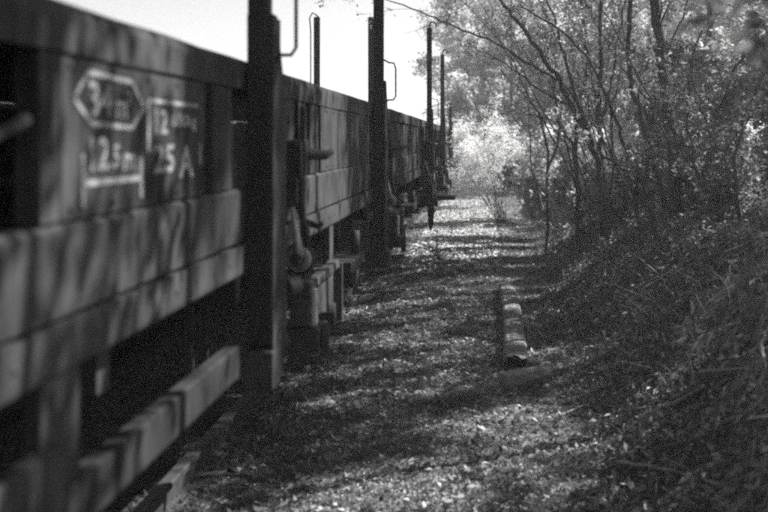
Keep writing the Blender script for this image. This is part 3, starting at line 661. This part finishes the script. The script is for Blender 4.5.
waytree(12.4, [([(612, 225), (600, 175), (588, 135), (570, 105), (558, 78), (538, 50), (520, 25), (500, 0), (470, -30)], .042, .016), ([(588, 135), (575, 95), (566, 60), (556, 25), (540, -20)], .026, .012),
    ([(560, 80), (530, 65), (500, 45), (470, 33), (435, 18), (395, 2), (360, -12)], .02, .006), ([(570, 105), (548, 95), (520, 75), (490, 55), (465, 45)], .014, .005)],
    'forked tree whose long bare boughs arch out over the path', 3, 2400, tw=9, tl=1.1, lo=.35, extra=5)
waytree(13.2, [([(603, 215), (602, 160), (598, 110), (601, 60), (600, 10), (606, -60)], .038, .022), ([(600, 120), (612, 80), (618, 40), (625, 0)], .02, .012)], 'upright twin stemmed tree just behind the arching one', 4, 1500, tw=9, extra=5)
waytree(14.0, [([(578, 205), (575, 150), (580, 100), (588, 60), (583, 20), (578, -30)], .036, .018), ([(575, 150), (560, 125), (545, 118), (520, 112)], .02, .006)], 'leaning pale trunk among the middle bushes', 5, 1300, tw=9, extra=3)
waytree(10.0, [([(665, 212), (640, 190), (618, 165), (596, 152), (585, 140)], .022, .008)], 'low dead bough slanting down to the thick trunk foot', 6, 250, tw=3, tl=.6, name='leaning_bough', cat='bough')
waytree(12.0, [([(640, 205), (625, 150), (608, 100), (590, 60), (560, 30), (520, 5)], .022, .01), ([(640, 205), (650, 140), (655, 90), (668, 50), (690, 0)], .02, .01)], 'slender V shaped sapling between the two main trunks', 7, 700, tw=8, extra=3)
waytree(10.5, [([(700, 215), (706, 160), (720, 110), (740, 60), (762, 20)], .022, .012), ([(702, 190), (690, 140), (688, 90), (700, 30)], .018, .01)], 'dark sapling right of the thick trunk', 8, 900, mat='leafdark', size=.05, tw=8, extra=2)
waytree(9.0, [([(742, 230), (736, 170), (748, 110), (770, 60)], .022, .012), ([(742, 230), (725, 160), (700, 110), (690, 60)], .016, .008)], 'dark bushy sapling at the right border of the picture', 9, 2300, mat='leafdark', size=.045, tw=9, tl=.8)
waytree(15.5, [([(545, 215), (548, 165), (540, 120), (520, 90), (500, 70)], .024, .008), ([(548, 170), (560, 130), (552, 80), (545, 30)], .022, .01)], 'thin stemmed tree behind the broad leaved bush', 10, 1200, tw=8, extra=1)

# shrubs with broad leaves at the foot of the bank
def bush(px, py, Y, h, label, seed, mat='leafbroad', size=.08, nleaf=2200, stems=7, name='bush', cat='bush', group='bushes along the bank', spread=.12, wid=.6, lean=-.3):
    b = at(px, py, Y); return tree(b.x, Y, h, label, seed, (lean, 0), .012, 5, nleaf, size, mat, name, group, h * .45, .15, cat, stems, spread, .05, wid)
bush(550, 215, 18.5, 1.3, 'broad leaved bush jutting over the path edge', 31, nleaf=2600, size=.10)
bush(552, 222, 21.5, 1.1, 'low leafy bush at the sunny corner of the path', 32, nleaf=1800, size=.10)
bush(563, 220, 17.0, 1.4, 'broad leaved bush below the leaning pale trunk', 33, nleaf=2400, size=.10)
bush(590, 232, 15.5, 1.1, 'broad leaved bush at the foot of the arching tree', 34, nleaf=1700, size=.09)
bush(618, 215, 14.2, .9, 'leafy bush between the arching tree and the V shaped sapling', 35, nleaf=1400)
bush(646, 215, 13.4, .7, 'low dark bush behind the thin bending trunk', 36, mat='leafdark', size=.06, nleaf=1300)
bush(705, 205, 11.2, .7, 'dark bush on the crest right of the thick trunk', 37, mat='leafdark', size=.06, nleaf=1500)
bush(742, 215, 9.6, .7, 'dark bush on the crest near the right border', 38, mat='leafdark', size=.055, nleaf=1600)
bush(503, 212, 22.0, 2.5, 'feathery pale bush with sunlight painted into its leaves beside the path bend', 39, 'leafsun', .07, 9000, 14, 'sunpainted_bush', spread=.12, wid=.3)
bush(492, 205, 27.0, 2.2, 'smaller pale bush behind the feathery one', 40, 'leafsun', .07, 5000, 9, 'sunpainted_bush', wid=.3)
bush(560, 208, 23.0, 1.9, 'tall mixed bush between the pale bush and the broad leaved ones', 41, 'leaf', .07, 4600, 9)
bush(520, 200, 33.0, 2.6, 'far grey bush on the bank past the pale ones', 42, 'leaf', .09, 4000, 9)

hb = bush(650, 190, 16.0, 1.5, 'dense low bush closing the gap under the thick trunk tree', 43, 'leaf', .09, 3600, 10, lean=0)
for (x, y, rz, sc, lab) in [(4.4, 43, 2, 2.6, 'big pale thicket at the end of the wood, left of the trunks'), (5.2, 40, .4, 2.8, 'big pale thicket at the end of the wood behind the forked tree'), (7.2, 42, 1.4, 3.0, 'big pale thicket at the end of the wood behind the straight trunk'), (2.0, 41, 4.4, 2.2, 'pale thicket closing the path end'), (2.75, 10.5, 2.2, 1.1, 'tall dense bush on the crest hiding the dark sapling foot'), (2.9, 12.3, 3.6, 1.0, 'tall dense bush on the crest right behind the thick trunk'), (4.3, 14.8, 2, 1.1, 'dense low bush between the straight trunk and the dark sapling'), (5.0, 17.5, 3, 1.3, 'dense low bush far behind the straight trunk'),
    (4.6, 22, 5, 1.6, 'dense bush under the tall hazy trees'), (7, 24, 6, 1.8, 'wide dense bush deep in the wood'), (3.4, 11.8, .6, .8, 'dense bush on the crest behind the dark bush'), (9.5, 28, 2.2, 2.2, 'widest dense bush deep in the wood at the right'), (6.8, 31, 1.2, 2.0, 'dense bush deep in the wood behind the middle trunks'), (6.2, 19, .3, 1.4, 'dense bush behind the sapling on the right')]: copytree(hb, x, y, rz, sc, lab)
# trees farther along and above, hazy, plus the ones over the right bank that dapple the light
t1 = tree(3.6, 17, 8.5, 'leafy tree on the bank top behind the broad leaved bushes', 51, (-.1, 0), .07, 14, 9000, .065, blen=3.2)
t2 = tree(6.4, 20, 10, 'tall leafy tree rising behind the forked trees', 52, (-.12, 0), .09, 15, 11000, .075, blen=3.6)
t3 = tree(8.5, 37, 9, 'hazy round tree beyond the pale bush', 53, (-.12, 0), .09, 15, 13000, .10, blen=3.6, lo=.12)
t4 = tree(6.0, 13.5, 8, 'shading tree on the flat ground above the right bank', 54, (-.05, -.05), .08, 14, 9000, .07, blen=3.4)
spots = [(t3, 1.2, 38, 1.0, 1.05, 'hazy tree closing the end of the path'), (t3, 1.6, 49, 2.2, 1.3, 'farthest pale tree standing where the path bends away'), (t2, 3.9, 41, 3.1, 1.0, 'far tree above the pale bush, right of the path end'),
    (t2, 9.2, 47, 5.0, 1.2, 'tall hazy tree behind the upright twin stemmed tree'), (t3, 7.5, 22, .7, 1.0, 'dense tree behind the bending thin trunk'),
    (t1, 9.2, 24, 2.8, 1.2, 'hazy tree beyond the thick straight trunk'), (t3, 14, 48, 4.4, 1.4, 'broad hazy tree far behind the right bank'), (t2, 10.5, 39, 1.4, 1.2, 'far tall tree seen between the trunks'),
    (t3, 4.6, 50, 5.7, 1.3, 'very far tree behind all the trunks'), (t1, 5.4, 16.2, 1.9, .9, 'leafy tree right behind the dark sapling')]
for (src, x, y, rz, sc, lab) in spots: copytree(src, x, y, rz, sc, lab)
t5 = tree(9.6, 12.4, 8.5, 'tree beside the camera whose leaves dapple the wagon side', 55, (-.1, 0), .09, 13, 3400, .12, blen=3.4, wid=.8, spread=.26, clump=.75)
t7 = tree(3.0, 4.5, 6.4, 'slender tree leaning over the wagon beside the camera', 57, (-.55, -.1), .05, 12, 5600, .075, blen=2.4, lo=.5, wid=.8, spread=.2, clump=.85)
for (x, y, rz, sc) in ((3.1, 7.4, .4, 1.0), (3.5, 3.0, 1.2, .95), (3.25, 3.5, .15, .97), (4.1, 3.3, -.5, .95), (2.8, 2.7, .9, .85), (5.5, 10.2, .1, 1.05), (4.9, 11.0, -.2, 1.0), (3.9, 5.4, -.7, 1.05), (3.4, 9.8, .2, 1.05), (3.2, -.6, .1, 1.0), (5.6, 12.2, -.1, 1.1), (5.2, 14.6, .3, 1.1)): copytree(t7, x, y, rz, sc, 'slender tree leaning over the wagon beside the camera')
shade = [(t5, 5.0, 12.0, 2.0, .95), (t5, 3.9, -2.4, 5.1, .9), (t5, 7.4, 3.6, 3.4, 1.0), (t5, 8.4, 9.5, .2, 1.1)]
for i, (src, x, y, rz, sc) in enumerate(shade if 1 else []): copytree(src, x, y, rz, sc, 'tree beside the camera whose leaves dapple the wagon side')

t6 = tree(1.6, 44, 8.0, 'hazy dense tree filling the end of the path', 56, (-.1, 0), .10, 22, 17000, .14, 'leafbacklit', blen=4.2, lo=.03, wid=.7, spread=.3, clump=.9)  # leaf tone lightened to paint in the backlit glow
far = [(.3, 43, 1.0, .8, 'pale dense tree whose edge stands against the sky past the hooked stakes'), (.6, 52, 2.0, 1.2, 'tall dense tree behind the path end'), (3.4, 38, 2.6, .95, 'dense hazy tree above the pale bushes'),
    (9.4, 39, 5.2, 1.1, 'dense hazy tree far behind the upright twin stems'), (5.6, 46, 3.3, 1.1, 'dense tree far behind the arching tree'),
    (13, 45, .6, 1.25, 'dense hazy tree far behind the thickest trunk'), (11.5, 50, 1.7, 1.3, 'dense tree behind the thinner bending trunk'), (13.5, 42, 3.9, 1.3, 'big hazy tree at the far right of the wood'),
    (5.6, 16.5, .2, .62, 'dense young tree behind the dark sapling'), (7.4, 18.5, 2.4, .72, 'dense young tree behind the dark bush on the crest'), (3.2, 47, 3.0, 1.1, 'dense far tree left of the arching boughs'), (8.2, 50, 1.2, 1.3, 'very far dense tree in the middle of the wood')]
for (x, y, rz, sc, lab) in far: copytree(t6, x, y, rz, sc, lab)
# twigs hanging close to the lens at the upper right, and feathery sprays lower down
waytree(1.9, [([(980, -120), (880, -60), (800, -20), (740, 5), (700, 12)], .007, .002), ([(880, -60), (850, 0), (800, 40), (750, 55)], .004, .002)], 'dark leafy spray hanging close by at the upper right corner', 61, 220, .04, 'leafdark', 6, .12, .03, name='leafy_spray', cat='spray', depth=0, group='leafy sprays close to the camera')
def arching(px, py, Y, n, label, seed, reach=(.35, .8), rise=.25, fall=.35):
    rr = random.Random(seed); b = Vector((px, Y, 0)); root = empty('arching_grass', (b.x, Y, gz(b.x, Y) - .02), label, 'grass clump', 'feathery grass clumps on the near bank'); m = MB(); hv = []
    rg = np.random.default_rng(seed)
    for k in range(n):
        L = rr.uniform(*reach); a_ = math.pi + rr.gauss(.1, .45); c = Vector((math.cos(a_), math.sin(a_), 0)); rs = rise * rr.uniform(.6, 1.5)
        P = [c * (L * u) + Vector((rr.gauss(0, .03), rr.gauss(0, .03), rs * 2.6 * u - (rs * 2.6 + fall) * u * u)) + Vector((rr.uniform(-.1, .1) * (1 - u), 0, 0)) for u in [i / 7 for i in range(8)]]
        m.tube(P, [.0018 - .0013 * i / 7 for i in range(8)], 3, cap=False)
        A = np.array([list(p) for p in P]); u = rg.uniform(2.2, 6.99, 55); i = u.astype(int); f = (u - i)[:, None]; Q = A[i] * (1 - f) + A[i + 1] * f
        d = (A[i + 1] - A[i]); d /= np.linalg.norm(d, axis=1, keepdims=True); d = d + rg.normal(size=d.shape) * .28; w = rg.normal(size=d.shape) * .0011; l = rg.uniform(.03, .09, 55)[:, None]
        hv.append(np.stack([Q - w, Q + w, Q + d * l + w * .2, Q + d * l - w * .2], 1).reshape(-1, 3))
    m.build('stem', 'palegrass', root, smooth=True); link(bpy.data.objects.new('plume', np_mesh('plume', np.concatenate(hv), 4, 'palegrass')), root)
arching(1.75, 0, 4.1, 34, 'feathery grass clump arching highest over the slope at the right border', 62, (.5, 1.15), .36, .1)
arching(1.45, 0, 3.4, 20, 'feathery grass clump drooping over the middle of the slope', 63, (.4, .8), .3, .2)
arching(1.95, 0, 5.4, 34, 'feathery grass clump behind the highest arching one', 64, (.5, 1.1), .34, .2)
arching(1.2, 0, 3.5, 22, 'low thin grass clump in the bank corner', 65, (.3, .6), .12, .2)

# ------------------------------------------------------------------ bank grass and ground cover
def blades(n, x0, x1, y0, y1, h, seed, minx=.0, yp=1.2, wdt=.0035, lean=(-.5, -.25)):
    rg = np.random.default_rng(seed)
    Y = y0 + (y1 - y0) * rg.random(n) ** yp; X = rg.uniform(x0, x1, n); foot = .55 + .012 * Y
    cl = wave(X * 2.3, Y * 2.3 + 4) > -.01
    keep = (X > foot + minx) & (cl | (rg.random(n) < .25)); X, Y = X[keep], Y[keep]; n = len(X); Z = ground_z(X, Y)
    hh = h * rg.uniform(.35, 1.25, n); az = rg.normal(size=(n, 2)) * .45 + np.array(lean)
    P = np.stack([X, Y, Z - .01], 1); D1 = np.stack([az[:, 0] * .45, az[:, 1] * .45, np.ones(n)], 1) * (hh * .5)[:, None]
    D2 = np.stack([az[:, 0] * 1.1, az[:, 1] * 1.1, .25 + .5 * rg.random(n)], 1) * (hh * .55)[:, None]
    w = np.stack([rg.normal(size=n), rg.normal(size=n), np.zeros(n)], 1); w /= np.linalg.norm(w, axis=1, keepdims=True); w *= wdt
    q1 = np.stack([P - w, P + w, P + D1 + w * .8, P + D1 - w * .8], 1); q2 = np.stack([P + D1 - w * .8, P + D1 + w * .8, P + D1 + D2 + w * .15, P + D1 + D2 - w * .15], 1)
    return np.concatenate([q1, q2]).reshape(-1, 3)
gv = np.concatenate([blades(6000, .6, 3.4, 3.5, 16, .13, 71), blades(5000, .7, 4.5, 14, 34, .3, 72, wdt=.006), blades(1500, .9, 2.2, 3.0, 8, .30, 73, .15)])
tag(link(bpy.data.objects.new('bank_grass', np_mesh('bank_grass', gv, 4, 'grass'))), 'dry grass and fine stems hanging over the bank', 'grass', kind='stuff')
rg = np.random.default_rng(80); n = 46000
Y = 4 + 20 * rg.random(n) ** 1.2; X = rg.uniform(.6, 3.6, n); k = (wave(X * 1.7 + 3, Y * 1.7) > .0) & (X > .75 + .012 * Y); X, Y = X[k], Y[k]
P = np.stack([X, Y, ground_z(X, Y) + rg.uniform(.01, .14, len(X))], 1)
tag(link(bpy.data.objects.new('ground_cover', np_mesh('ground_cover', leaf_quads(P, .045, rg, .8, .6), 4, 'leafdark'))), 'low leafy ground cover creeping over the bank', 'ground cover', kind='stuff')

# ------------------------------------------------------------------ haze
m, t, o = nodes('haze_air')
pv = t.nodes.new('ShaderNodeVolumePrincipled'); pv.inputs['Density'].default_value = 0.0030; pv.inputs['Color'].default_value = (.9, .9, .9, 1); pv.inputs['Anisotropy'].default_value = 0.35
t.links.new(pv.outputs[0], o.inputs['Volume'])
hz = MB().box(-255, 255, -125, 385, -1.6, 17).build('haze', m); tag(hz, 'pale sunlit haze filling the air under the trees', 'haze', kind='stuff')
